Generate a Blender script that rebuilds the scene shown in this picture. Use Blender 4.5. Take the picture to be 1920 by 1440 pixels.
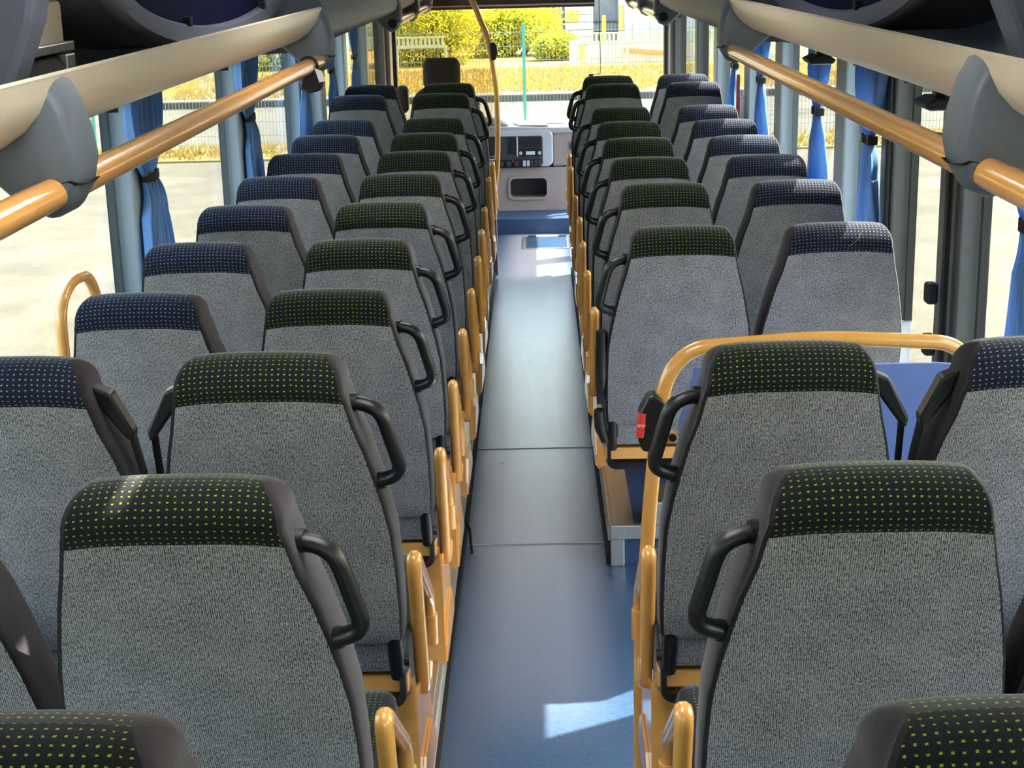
import bpy, math, random
from mathutils import Vector, Matrix
random.seed(7)
SC = bpy.context.scene
COL = SC.collection
for o in list(bpy.data.objects): bpy.data.objects.remove(o)

# ------------------------------------------------------------------ camera
# bus frame: x to the door side, y to the windscreen, z up from the aisle floor
F = 2900.; VX, VY, ROLL = 997., -85., .025
ey = Vector((VX-960, 720-VY, -F)).normalized()
ex = Vector((1, ROLL, 0)); ex = (ex - ex.dot(ey)*ey).normalized()
ez = ex.cross(ey)
rot = Matrix((ex, ey, ez))                       # camera -> world rotation
cd = bpy.data.cameras.new('camera'); cam = bpy.data.objects.new('camera', cd); COL.objects.link(cam)
cd.sensor_width = 36; cd.lens = 36*F/1920; cd.clip_end = 400; cd.clip_start = .02
cam.matrix_world = Matrix.Translation((.03, 0, 2.05)) @ rot.to_4x4()
SC.camera = cam

# ------------------------------------------------------------------ light
SUN_DIR = Vector((1, .52, 1.40)).normalized()    # towards the sun
w = bpy.data.worlds.new('world'); SC.world = w; w.use_nodes = True
nt = w.node_tree; nt.nodes.clear()
wo = nt.nodes.new('ShaderNodeOutputWorld'); bg = nt.nodes.new('ShaderNodeBackground')
sk = nt.nodes.new('ShaderNodeTexSky'); sk.sky_type = 'NISHITA'; sk.sun_disc = False
sk.sun_elevation = math.asin(SUN_DIR.z); sk.sun_rotation = math.atan2(SUN_DIR.x, SUN_DIR.y)
sk.air_density = 1.6; sk.dust_density = 4.0; sk.ozone_density = 1.0
bg.inputs['Strength'].default_value = .5
nt.links.new(sk.outputs[0], bg.inputs[0]); nt.links.new(bg.outputs[0], wo.inputs[0])
sd = bpy.data.lights.new('sun', 'SUN'); sun = bpy.data.objects.new('sun', sd); COL.objects.link(sun)
sd.energy = 10.5; sd.angle = math.radians(.55); sd.color = (1, .95, .86)
sun.rotation_euler = SUN_DIR.to_track_quat('Z', 'Y').to_euler()
sun.location = (20, 10, 30)
vs = SC.view_settings
vs.view_transform = 'Standard'; vs.look = 'None'; vs.exposure = 1.75; vs.gamma = 1; vs.use_curve_mapping = False

# ------------------------------------------------------------------ helpers
def lin(c):
    return tuple((v/255/12.92 if v/255 <= .04045 else ((v/255+.055)/1.055)**2.4) for v in c)+(1,)

class N:
    """small node-tree builder"""
    def __init__(s, name):
        s.m = bpy.data.materials.new(name); s.m.use_nodes = True
        s.t = s.m.node_tree; s.t.nodes.clear()
        s.out = s.new('ShaderNodeOutputMaterial')
    def new(s, typ, **kw):
        n = s.t.nodes.new(typ)
        for k, v in kw.items(): setattr(n, k, v)
        return n
    def put(s, sock, v):
        if isinstance(v, bpy.types.NodeSocket): s.t.links.new(v, sock)
        else: sock.default_value = v
    def bsdf(s, color, rough=.5, metal=0., sheen=0., normal=None, spec=.5, coat=0.):
        b = s.new('ShaderNodeBsdfPrincipled')
        s.put(b.inputs['Base Color'], color); s.put(b.inputs['Roughness'], rough); s.put(b.inputs['Metallic'], metal)
        s.put(b.inputs['Specular IOR Level'], spec)
        if sheen: b.inputs['Sheen Weight'].default_value = sheen; b.inputs['Sheen Roughness'].default_value = .4
        if coat: b.inputs['Coat Weight'].default_value = coat; b.inputs['Coat Roughness'].default_value = .06
        if normal: s.put(b.inputs['Normal'], normal)
        s.t.links.new(b.outputs[0], s.out.inputs[0]); return b
    def math(s, op, a, b=0., c=0.):
        n = s.new('ShaderNodeMath', operation=op)
        s.put(n.inputs[0], a); s.put(n.inputs[1], b); s.put(n.inputs[2], c); return n.outputs[0]
    def mix(s, f, a, b):
        n = s.new('ShaderNodeMix', data_type='RGBA')
        s.put(n.inputs[0], f); s.put(n.inputs[6], a); s.put(n.inputs[7], b); return n.outputs[2]
    def coord(s, kind='Object'): return s.new('ShaderNodeTexCoord').outputs[kind]
    def scale(s, vec, sc):
        n = s.new('ShaderNodeMapping'); s.put(n.inputs[0], vec); n.inputs['Scale'].default_value = sc; return n.outputs[0]
    def noise(s, vec, sc, detail=3., rough=.55):
        n = s.new('ShaderNodeTexNoise'); s.put(n.inputs['Vector'], vec)
        n.inputs['Scale'].default_value = sc; n.inputs['Detail'].default_value = detail; n.inputs['Roughness'].default_value = rough
        return n.outputs[0]
    def ramp(s, f, lo, hi, a=0., b=1.):
        n = s.new('ShaderNodeMapRange'); s.put(n.inputs[0], f)
        for i, v in enumerate((lo, hi, a, b)): n.inputs[i+1].default_value = v
        return n.outputs[0]
    def bump(s, h, strength, dist):
        n = s.new('ShaderNodeBump'); s.put(n.inputs['Height'], h)
        n.inputs['Strength'].default_value = strength; n.inputs['Distance'].default_value = dist; return n.outputs[0]

def plain(name, rgb, rough=.5, metal=0., var=.08, nsc=30., bump=0., sheen=0., spec=.5, coat=0., rgb2=None):
    k = N(name); c = lin(rgb)
    v = k.noise(k.coord(), nsc)
    d = lin(rgb2) if rgb2 else tuple(x*(1-var*2) for x in c[:3])+(1,)
    col = k.mix(k.ramp(v, .35, .65), d, c)
    nm = k.bump(k.noise(k.coord(), nsc*6), bump, .002) if bump else None
    k.bsdf(col, rough, metal, sheen, nm, spec, coat); return k.m

def mat_dots(name, dot, base):
    k = N(name); uv = k.coord('UV')
    sp = k.new('ShaderNodeSeparateXYZ'); k.put(sp.inputs[0], uv)
    wob = k.math('MULTIPLY', k.math('SUBTRACT', k.noise(uv, 60.), .5), .006)
    fu = k.math('FRACT', k.math('DIVIDE', k.math('ADD', sp.outputs[0], wob), .0108))
    row = k.math('DIVIDE', k.math('ADD', sp.outputs[1], wob), .0100)
    fv = k.math('FRACT', row)
    du = k.math('ABSOLUTE', k.math('SUBTRACT', fu, .5)); dv = k.math('ABSOLUTE', k.math('SUBTRACT', fv, .5))
    dd = k.math('MAXIMUM', du, k.math('MULTIPLY', dv, 1.25))
    on = k.ramp(dd, .125, .165, 1., 0.)
    fz = k.noise(uv, 900., 2.)
    on = k.math('MULTIPLY', on, k.ramp(fz, .3, .6, .55, 1.))
    b2 = tuple(x*1.9 for x in lin(base)[:3])+(1,)
    col = k.mix(on, k.mix(k.ramp(k.noise(uv, 350.), .4, .75), lin(base), b2), lin(dot))
    k.bsdf(col, .95, 0, .2, k.bump(fz, .35, .0015), .15); return k.m

def mat_carpet(name):
    k = N(name); uv = k.coord('UV')
    sp = k.new('ShaderNodeSeparateXYZ'); k.put(sp.inputs[0], uv)
    wv = k.noise(k.scale(uv, (1, .25, 1)), 260., 2.)
    ph = k.math('ADD', k.math('MULTIPLY', sp.outputs[0], 2*math.pi/.0030), k.math('MULTIPLY', wv, 7.))
    rib = k.math('SINE', ph)
    spk = k.noise(k.scale(uv, (1, .45, 1)), 400., 3., .75)
    v = k.math('ADD', k.math('MULTIPLY', rib, .26), k.ramp(spk, .3, .7))
    v = k.math('ADD', v, k.math('MULTIPLY', k.math('SUBTRACT', k.noise(uv, 14.), .5), .35))
    col = k.mix(k.ramp(v, .05, .95), lin((36, 36, 38)), lin((182, 180, 181)))
    k.bsdf(col, .95, 0, .25, k.bump(v, .5, .002), .15); return k.m

def mat_floor():
    k = N('blue_vinyl'); c = k.coord()
    n1 = k.noise(c, 1.6, 4.); n2 = k.noise(c, 60., 3.)
    col = k.mix(k.ramp(n2, .35, .65), lin((38, 62, 92)), lin((48, 76, 106)))
    vor = k.new('ShaderNodeTexVoronoi'); k.put(vor.inputs['Vector'], c); vor.inputs['Scale'].default_value = 170
    spk = k.ramp(vor.outputs['Distance'], .10, .16, 1., 0.)
    on = k.math('MULTIPLY', spk, k.ramp(k.noise(c, 45., 1.), .52, .62))
    col = k.mix(on, col, lin((170, 195, 222)))
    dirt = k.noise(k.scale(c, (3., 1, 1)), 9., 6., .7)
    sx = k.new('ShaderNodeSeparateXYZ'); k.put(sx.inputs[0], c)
    wear_glare = k.ramp(k.math('ABSOLUTE', sx.outputs[0]), .10, .26, 1., 0.)       # walked-on aisle middle, its pale tint also painting in windscreen glare
    wear_glare = k.math('MULTIPLY', wear_glare, k.ramp(sx.outputs[1], 3.7, 5.3, 0., 1.))
    wear_glare = k.math('MULTIPLY', wear_glare, k.ramp(dirt, .2, .8, .8, 1.))
    col = k.mix(k.math('MULTIPLY', wear_glare, .8), col, lin((168, 168, 182)))
    k.bsdf(col, k.ramp(dirt, .2, .8, .26, .34), 0, 0, k.bump(k.noise(k.scale(c, (1, 2, 1)), 70., 4.), .14, .004), 1.); return k.m

def mat_glass(name, tint, refl=1.):
    k = N(name)
    tr = k.new('ShaderNodeBsdfTransparent'); tr.inputs[0].default_value = tint
    gl = k.new('ShaderNodeBsdfGlossy'); gl.inputs['Roughness'].default_value = .02
    lw = k.new('ShaderNodeLayerWeight'); lw.inputs[0].default_value = .5
    f = k.math('ADD', k.math('MULTIPLY', k.math('POWER', lw.outputs['Facing'], 5.), .6*refl), .025*refl)
    mx = k.new('ShaderNodeMixShader'); k.put(mx.inputs[0], f)
    k.t.links.new(tr.outputs[0], mx.inputs[1]); k.t.links.new(gl.outputs[0], mx.inputs[2]); k.t.links.new(mx.outputs[0], k.out.inputs[0])
    return k.m

def mat_ground(name, a, b, sc=3., fine=60.):
    k = N(name); c = k.coord()
    v = k.math('ADD', k.math('MULTIPLY', k.noise(c, sc, 5.), .6), k.math('MULTIPLY', k.noise(c, fine, 3.), .4))
    k.bsdf(k.mix(k.ramp(v, .38, .62), lin(a), lin(b)), .95, 0, 0, k.bump(v, .4, .02), .2); return k.m

def mat_leaf(name, a, b):
    k = N(name); c = k.coord()
    col = k.mix(k.ramp(k.noise(c, 3.5, 4.), .35, .65), lin(a), lin(b))
    df = k.new('ShaderNodeBsdfDiffuse'); k.put(df.inputs[0], col)
    tl = k.new('ShaderNodeBsdfTranslucent'); k.put(tl.inputs[0], col)
    mx = k.new('ShaderNodeMixShader'); mx.inputs[0].default_value = .4
    k.t.links.new(df.outputs[0], mx.inputs[1]); k.t.links.new(tl.outputs[0], mx.inputs[2]); k.t.links.new(mx.outputs[0], k.out.inputs[0])
    return k.m

def mat_cloth(name, rgb, trans=.3):
    k = N(name); c = k.coord(); col = k.mix(k.noise(c, 300., 2.), tuple(x*.85 for x in lin(rgb)[:3])+(1,), lin(rgb))
    df = k.new('ShaderNodeBsdfDiffuse'); k.put(df.inputs[0], col)
    tl = k.new('ShaderNodeBsdfTranslucent'); k.put(tl.inputs[0], col)
    mx = k.new('ShaderNodeMixShader'); mx.inputs[0].default_value = trans
    k.t.links.new(df.outputs[0], mx.inputs[1]); k.t.links.new(tl.outputs[0], mx.inputs[2]); k.t.links.new(mx.outputs[0], k.out.inputs[0])
    return k.m

def mat_corrugated(name, rgb, period):
    k = N(name); c = k.coord(); sp = k.new('ShaderNodeSeparateXYZ'); k.put(sp.inputs[0], c)
    s_ = k.math('SINE', k.math('MULTIPLY', sp.outputs[0], 2*math.pi/period))
    k.bsdf(k.mix(k.ramp(k.noise(c, 1.5), .3, .7), tuple(x*.85 for x in lin(rgb)[:3])+(1,), lin(rgb)), .5, 0, 0, k.bump(s_, 1., .05), .4); return k.m

def mat_print(name, base, ink, dens=14.):
    """a sign face too far off to read: rows of dark marks on a coloured board"""
    k = N(name); c = k.coord(); sp = k.new('ShaderNodeSeparateXYZ'); k.put(sp.inputs[0], c)
    fv = k.math('FRACT', k.math('MULTIPLY', sp.outputs[2], dens*.45))
    ln = k.math('MULTIPLY', k.ramp(fv, .28, .34), k.ramp(fv, .62, .68, 1., 0.))
    ch = k.ramp(k.noise(k.scale(c, (dens*2.2, 1, .01)), 1., 1.), .47, .5)
    k.bsdf(k.mix(k.math('MULTIPLY', k.math('MULTIPLY', ln, ch), .8), lin(base), lin(ink)), .5); return k.m

M = dict(
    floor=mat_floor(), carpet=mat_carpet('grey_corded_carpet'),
    green=mat_dots('green_dot_velour', (126, 154, 40), (17, 18, 20)),
    blue=mat_dots('blue_dot_velour', (132, 150, 190), (19, 21, 31)),
    velour=plain('charcoal_velour', (40, 37, 41), .95, var=.15, nsc=40, sheen=.2, bump=.3, spec=.15),
    black=plain('black_plastic', (22, 23, 25), .38, var=.1, bump=.1),
    rubber=plain('black_rubber', (14, 14, 15), .75, var=.1),
    yellow=plain('yellow_lacquer', (230, 166, 84), .22, var=.03, spec=.6, coat=.5),
    alu=plain('brushed_aluminium', (196, 194, 186), .35, .85, var=.06, nsc=80),
    steel=plain('steel', (150, 150, 150), .3, .9),
    podium=plain('dark_blue_lino', (40, 66, 104), .55, var=.1, nsc=50),
    bluepanel=plain('blue_laminate', (96, 118, 172), .45, var=.03),
    greywall=plain('grey_wall_panel', (176, 184, 190), .55, var=.04),
    pillar=plain('blue_grey_pillar', (150, 164, 174), .5, var=.02),
    darkpost=plain('dark_door_post', (86, 88, 86), .5, var=.06),
    pod=plain('slate_moulding', (92, 102, 110), .5, var=.04, bump=.12, nsc=60),
    ring=plain('slate_ring', (92, 96, 108), .9, var=.04, bump=.1, nsc=60),
    cream=plain('cream_panel', (226, 214, 186), .32, var=.02, spec=.4),
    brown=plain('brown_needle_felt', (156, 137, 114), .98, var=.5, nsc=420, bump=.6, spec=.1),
    navy=plain('navy_panel', (17, 22, 48), .95, var=.1, nsc=5, spec=.05),
    ceil=plain('ceiling_fabric', (205, 206, 202), .9, var=.03),
    curtain=mat_cloth('blue_curtain', (122, 168, 224)),
    glass=mat_glass('window_glass', (.93, .95, .92, 1)),
    acrylic=mat_cloth('milky_acrylic', (246, 246, 246), .85),
    tint=mat_glass('partition_glass', (.80, .74, .66, 1), .9),
    dash=plain('grey_dash', (176, 170, 176), .5, var=.03, bump=.1),
    dashlow=plain('taupe_dash', (160, 142, 138), .6, var=.04, bump=.1),
    dashdark=plain('anthracite_dash', (52, 54, 62), .5, var=.05),
    dashsilver=plain('silver_dash', (192, 194, 206), .35, .2, var=.03),
    lcd=plain('pale_display', (190, 214, 210), .3, var=.02),
    redplastic=plain('red_plastic', (224, 66, 52), .35, var=.03),
    white=plain('white_plastic', (232, 232, 230), .5, var=.03),
    brownblind=plain('brown_blind', (58, 48, 44), .7, var=.1),
    leather=plain('dark_driver_fabric', (44, 38, 38), .8, var=.15, sheen=.2),
    asphalt=mat_ground('pale_asphalt', (66, 63, 54), (84, 80, 68), 1.2, 30.),
    road=mat_ground('pale_road', (72, 70, 62), (82, 79, 70), .5, 20.),
    drygrass=mat_ground('dry_grass_soil', (116, 98, 52), (142, 120, 66), 2.5, 14.),
    blade=mat_leaf('dry_blade', (150, 126, 66), (138, 122, 60)),
    kerb=plain('kerb_concrete', (72, 71, 68), .9, var=.12, nsc=4),
    fence=plain('green_fence', (66, 136, 116), .5, var=.05),
    wire=plain('wire_green', (128, 136, 110), .5, var=.05),
    leafa=mat_leaf('yellow_green_leaf', (196, 184, 58), (146, 160, 52)),
    leafb=mat_leaf('olive_leaf', (176, 168, 58), (128, 146, 50)),
    bark=plain('bark', (92, 74, 54), .9, var=.2),
    metalwall=mat_corrugated('corrugated_white_wall', (212, 214, 222), .30),
    panelwall=plain('white_door_panel', (226, 226, 228), .5, var=.02),
    darkbay=plain('grey_bay', (112, 116, 126), .7, var=.1, nsc=2),
    bollard=plain('yellow_bollard', (236, 206, 66), .5, var=.05),
    signy=mat_print('yellow_sign', (250, 208, 40), (120, 84, 20), 12),
    signo=mat_print('orange_sign', (248, 184, 84), (150, 96, 40), 12),
    concrete=plain('concrete_wall', (196, 188, 172), .9, var=.1, nsc=3),
    orange=plain('orange_board', (240, 130, 70), .6, var=.05),
    palegreen=plain('pale_green_band', (170, 180, 150), .6, var=.05),
    carred=plain('red_tape', (206, 44, 54), .4, var=.05),
)

class MB:
    def __init__(s): s.v = []; s.f = []; s.uv = None
    def add(s, vs_, fs):
        b = len(s.v); s.v += [tuple(p) for p in vs_]; s.f += [tuple(i+b for i in f) for f in fs]; return s
    def box(s, x0, x1, y0, y1, z0, z1):
        x0, x1 = min(x0, x1), max(x0, x1); y0, y1 = min(y0, y1), max(y0, y1); z0, z1 = min(z0, z1), max(z0, z1)
        return s.add([(x, y, z) for z in (z0, z1) for y in (y0, y1) for x in (x0, x1)],
              [(0, 2, 3, 1), (4, 5, 7, 6), (0, 1, 5, 4), (2, 6, 7, 3), (0, 4, 6, 2), (1, 3, 7, 5)])
    def rings(s, rs, closed=True, cap=True):
        n = len(rs[0]); vs_ = [p for r in rs for p in r]; fs = []
        for i in range(len(rs)-1):
            for j in range(n if closed else n-1):
                a = i*n+j; b = i*n+(j+1) % n
                fs.append((a, b, b+n, a+n))
        if cap and closed:
            fs.append(tuple(reversed(range(n)))); fs.append(tuple(range((len(rs)-1)*n, len(rs)*n)))
        return s.add(vs_, fs)
    def tube(s, pts, r, n=10, closed=False, flat=1.):
        pts = [Vector(p) for p in pts]; m = len(pts); rs = []
        t0 = (pts[1]-pts[0]).normalized(); up = Vector((0, 0, 1)) if abs(t0.z) < .9 else Vector((0, 1, 0))
        u = t0.cross(up).normalized(); rad = r if hasattr(r, '__len__') else [r]*m
        for i, p in enumerate(pts):
            if closed: t = (pts[(i+1) % m]-pts[i-1]).normalized()
            else: t = (pts[min(i+1, m-1)]-pts[max(i-1, 0)]).normalized()
            u = (u-t*u.dot(t)).normalized(); v = t.cross(u)
            rs.append([p+(u*math.cos(a)*flat+v*math.sin(a))*rad[i] for a in (2*math.pi*k/n for k in range(n))])
        if closed: rs.append(rs[0])
        return s.rings(rs, True, not closed)
    def cyl(s, a, b, r, n=14, r2=None): return s.tube([a, b], [r, r if r2 is None else r2], n)
    def prism(s, poly, axis, lo, hi):
        """extrude a 2-D outline; axis 0: poly=(y,z), 1: (x,z), 2: (x,y)"""
        def P(p, h): return [(h, p[0], p[1]), (p[0], h, p[1]), (p[0], p[1], h)][axis]
        return s.rings([[P(p, lo) for p in poly], [P(p, hi) for p in poly]])
    def quad(s, *p): return s.add(p, [(0, 1, 2, 3)])
    def build(s, name, mat, parent=None, smooth=False, bevel=0., solid=0., seg=2, kind=None):
        me = bpy.data.meshes.new(name); me.from_pydata(s.v, [], s.f)
        if s.uv:
            l = me.uv_layers.new(name='UVMap')
            for lp in me.loops: l.data[lp.index].uv = s.uv[lp.vertex_index]
        me.materials.append(M[mat] if isinstance(mat, str) else mat)
        if smooth:
            for p in me.polygons: p.use_smooth = True
        import bmesh
        bm = bmesh.new(); bm.from_mesh(me); bmesh.ops.recalc_face_normals(bm, faces=bm.faces); bm.to_mesh(me); bm.free()
        if smooth and hasattr(me, 'set_sharp_from_angle'): me.set_sharp_from_angle(angle=math.radians(50))
        o = bpy.data.objects.new(name, me); COL.objects.link(o)
        if parent: o.parent = parent
        if solid: md = o.modifiers.new('solid', 'SOLIDIFY'); md.thickness = solid; md.offset = 0
        if bevel: md = o.modifiers.new('bevel', 'BEVEL'); md.width = bevel; md.segments = seg; md.limit_method = 'ANGLE'
        if kind: o['kind'] = kind
        return o

def tag(o, label, cat=None, group=None, kind=None):
    o['label'] = label
    if cat: o['category'] = cat
    if group: o['group'] = group
    if kind: o['kind'] = kind
    return o
def thing(name, loc, label, cat, group=None):
    o = bpy.data.objects.new(name, None); COL.objects.link(o); o.location = loc; o.empty_display_size = .1
    return tag(o, label, cat, group)
def copy_tree(o, parent=None):
    c = o.copy(); COL.objects.link(c); c.parent = parent
    for ch in [x for x in bpy.data.objects if x.parent == o]: copy_tree(ch, c)
    return c
def fillet(pts, r, n=5):
    """round the inner corners of a polyline"""
    pts = [Vector(p) for p in pts]; out = [pts[0]]
    for i in range(1, len(pts)-1):
        a, b, c = pts[i-1], pts[i], pts[i+1]; d = min(r, (a-b).length*.49, (c-b).length*.49)
        p, q = b+(a-b).normalized()*d, b+(c-b).normalized()*d
        for k in range(n+1):
            t = k/n; out.append(p*(1-t)**2+b*2*t*(1-t)+q*t*t)
    return out+[pts[-1]]
ORD = ['first', 'second', 'third', 'fourth', 'fifth', 'sixth', 'seventh', 'eighth', 'ninth', 'tenth', 'eleventh', 'twelfth']

WX = 1.185          # inside face of the side walls
Y0, Y1 = -1.7, 12.75

# ------------------------------------------------------------------ room shell
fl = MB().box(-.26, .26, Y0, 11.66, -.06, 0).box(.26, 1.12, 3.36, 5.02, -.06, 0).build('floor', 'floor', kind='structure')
for y in (5.225, 6.35): MB().box(-.248, .262, y-.004, y+.004, 0, .0025).build('floor_seam', plain('seam_%d' % int(y), (150, 156, 170), .4), fl)
MB().box(-1.17, -.26, Y0, 11.66, -.06, 0).build('floor_underlay', 'podium', fl)
MB().box(.26, 1.17, Y0, 3.36, -.06, 0).box(.26, 1.17, 5.02, 11.66, -.06, 0).build('floor_underlay', 'podium', fl)
# raised seat platforms
pl = MB().box(-WX, -.262, Y0, 3.2, 0, .23).box(-WX, -.262, 3.2, 8.3, 0, .14).box(-WX, -.262, 8.3, 10.1, 0, .20).build('floor_platform_left', 'podium', kind='structure')
pr = MB().box(.262, WX, Y0, 3.34, 0, .23).box(.262, WX, 5.02, 8.55, 0, .14).box(.262, WX, 8.55, 10.1, 0, .20).build('floor_platform_right', 'podium', kind='structure')
# aluminium edge profiles with dark skirting strips
tn = 1
for s, segs in ((-1, ((Y0, 3.2, .23), (3.2, 8.3, .14), (8.3, 10.1, .20))), (1, ((Y0, 3.34, .23), (5.02, 8.55, .14), (8.55, 10.1, .20)))):
    for a, b, h in segs:
        t = MB().prism([(s*x, z) for x, z in ((.254, h-.05), (.254, h), (.258, h+.006), (.268, h+.006), (.270, h+.012), (.282, h+.012), (.284, h+.006), (.345, h+.005), (.345, h), (.262, h), (.262, h-.05))], 1, a, b).build('trim_%d' % tn, 'alu', kind='structure'); tn += 1
        MB().box(s*.248, s*.262, a, b, 0, .045).build('skirting', 'rubber', t)
t = MB().box(.262, .31, 5.000, 5.018, 0, .145).box(.262, .62, 4.995, 5.018, .10, .152).build('trim_%d' % tn, 'alu', bevel=.004, kind='structure'); tn += 1
# step and floor up to the dashboard
MB().box(-.62, 1.16, 11.66, 12.7, -.06, .115).build('floor_front_step', 'podium', kind='structure')

# side walls: lower panel, top panel, pillars
def wall(s, name, pillars, gaps):
    X0, X1 = s*WX, s*(WX+.07); sill, top = .86, 1.70
    wl = MB()
    ys = [Y0]+[g for ab in gaps for g in ab]+[Y1]
    for a, b in zip(ys[::2], ys[1::2]): wl.box(X0, X1, a, b, -.95, sill)
    wl.box(X0, s*(WX+.035), Y0, Y1, top+.02, 2.36)
    wo_ = wl.build(name, 'greywall', kind='structure')
    for (a, b, m) in pillars:
        MB().box(s*(WX-.014), s*(WX+.07), a, b, sill-.02, top+.02).build('pillar', m, wo_, bevel=.012, seg=3)
        for e in (a, b): MB().box(s*(WX+.045), s*(WX+.068), e-(.022 if e == a else .004), e+(.004 if e == a else .022), sill, top).build('rubber_seal', 'rubber', wo_)
    MB().box(s*(WX-.012), s*WX, ys[0], Y1 if not gaps else gaps[0][0], sill-.03, sill).build('window_ledge', 'greywall', wo_)
    if gaps: MB().box(s*(WX-.012), s*WX, gaps[0][1], gaps[1][0], sill-.03, sill).build('window_ledge', 'greywall', wo_)
    return wo_
LP = [(-1.7, -1.5, 'pillar'), (-.55, -.37, 'pillar'), (1.14, 1.32, 'pillar'), (2.84, 3.02, 'pillar'), (4.55, 4.74, 'pillar'), (6.25, 6.44, 'pillar'), (7.95, 8.12, 'pillar'), (8.75, 8.93, 'pillar'), (9.85, 10.03, 'pillar'), (11.2, 11.3, 'pillar'), (12.55, 12.75, 'darkpost')]
RP = [(-1.7, -1.5, 'pillar'), (-.05, .13, 'pillar'), (1.65, 1.83, 'pillar'), (3.30, 3.46, 'pillar'), (4.12, 4.34, 'darkpost'), (4.93, 5.10, 'darkpost'), (5.72, 5.90, 'pillar'), (7.22, 7.40, 'pillar'), (8.30, 8.48, 'pillar'), (9.75, 9.93, 'pillar'), (10.95, 11.1, 'darkpost'), (12.55, 12.75, 'darkpost')]
LP = [(a*1.011, b*1.011, m) if a > 1 else (a, b, m) for a, b, m in LP]; RP = [(a*1.011, b*1.011, m) if a > 1 else (a, b, m) for a, b, m in RP]
wL = wall(-1, 'wall_left', LP, [])
wR = wall(1, 'wall_right', RP, [(3.46, 4.98), (10.3, 12.3)])
wn = 1
def panes(s, ps):
    global wn
    for (a0, a1, _), (b0, b1, _) in zip(ps, ps[1:]):
        a, b = a1, b0; low = .86
        if s > 0 and (3.4 < a < 4.9): low = .02
        if s > 0 and a > 9.9: low = .10
        g = MB().box(s*(WX+.030), s*(WX+.036), a, b, low, 1.725).build('window_%d' % wn, 'glass', kind='structure'); wn += 1
        r = .07; f = MB()
        for (ya, yb, za, zb) in ((a, b, 1.69, 1.725), (a, b, low, low+.02)): f.box(s*(WX+.012), s*(WX+.05), ya, yb, za, zb)
        for yy, sg in ((a, 1), (b, -1)):       # rounded upper corners
            poly = [(yy, 1.70)]+[(yy+sg*(r-r*math.sin(t)), 1.70-(r-r*math.cos(t))) for t in (k*math.pi/12 for k in range(7))]
            f.prism(poly, 0, s*(WX+.014), s*(WX+.048))
        f.build('window_gasket', 'rubber', g)
panes(-1, LP); panes(1, RP)
# mid door: two inner leaf edges with hinge arms
for k, (yy, z) in enumerate(((4.30, 1.52), (4.30, 1.10), (4.30, .95))):
    MB().box(1.125, 1.157, yy-.02, yy+.03, z-.03, z+.03).build('door_hinge', 'rubber', wR, bevel=.008)
MB().box(1.158, 1.166, 4.12, 4.16, .1, 1.66).build('door_edge_rubber', 'rubber', wR); MB().box(1.158, 1.166, 4.24, 4.27, .1, 1.66).build('door_edge_rubber', 'rubber', wR)
MB().box(1.158, 1.166, 4.98, 5.02, .1, 1.66).build('door_edge_rubber', 'rubber', wR)
# ceiling, rear wall with window, front
HX0, HX1, HY0, HY1 = -.58, .17, 1.55, 2.60
cl = MB().box(-1.24, HX0, Y0-.06, 13.2, 2.36, 2.42).box(HX1+.062, 1.24, Y0-.06, 13.2, 2.36, 2.42)
for ya, yb in ((Y0-.06, HY0), (HY1, 4.3), (5.15, 13.2)): cl.box(HX0, HX1+.062, ya, yb, 2.36, 2.42)
cl.box(HX1, HX1+.062, 4.3, 5.15, 2.36, 2.42).build('ceiling', 'ceil', kind='structure')
HB0, HB1 = 4.3, 5.15
hl = tag(MB().box(HX0, HX1, HY0, HY1, 2.38, 2.40).build('unseen_roof_hatch', 'acrylic', kind='structure'), 'unseen milky acrylic roof hatch standing slightly ajar')  # out of view, placed from a sun streak; milky lid added for soft top light
h2 = tag(MB().box(HX0, HX1, HB0, HB1, 2.38, 2.40).build('unseen_roof_hatch', 'acrylic', kind='structure'), 'added milky acrylic roof hatch above the middle rows')  # made-up second hatch, added to brighten the racks and aisle
MB().box(HX0, HX0+.04, HY0, HY1, 2.365, 2.38).box(HX1-.03, HX1, HY0, HY1, 2.365, 2.38).build('hatch_rim', 'white', hl)
MB().box(-1.24, 1.24, Y0-.07, Y0, -.95, 1.05).box(-1.24, 1.24, Y0-.07, Y0, 2.0, 2.36).box(-1.24, -1.0, Y0-.07, Y0, 1.05, 2.0).box(1.0, 1.24, Y0-.07, Y0, 1.05, 2.0).build('wall_back', 'greywall', kind='structure')
MB().box(-1.0, 1.0, Y0-.05, Y0-.044, 1.05, 2.0).build('window_%d' % wn, 'glass', kind='structure'); wn += 1
MB().box(-1.24, 1.24, 13.0, 13.1, -.95, .62).box(-1.24, 1.24, 13.0, 13.1, 2.15, 2.36).build('wall_front', 'dashlow', kind='structure')
ws = MB().box(-1.14, 1.14, 13.03, 13.036, .62, 2.15).build('window_%d' % wn, 'glass', kind='structure'); wn += 1
tag(ws, 'wide curved windscreen at the front of the bus')
for s in (-1, 1):
    MB().box(s*1.13, s*1.24, 12.75, 13.1, .3, 2.36).build('windscreen_pillar', 'darkpost', ws, bevel=.02)
    MB().box(s*1.10, s*1.13, 12.95, 13.05, .62, 2.15).build('windscreen_seal', 'rubber', ws)

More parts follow.
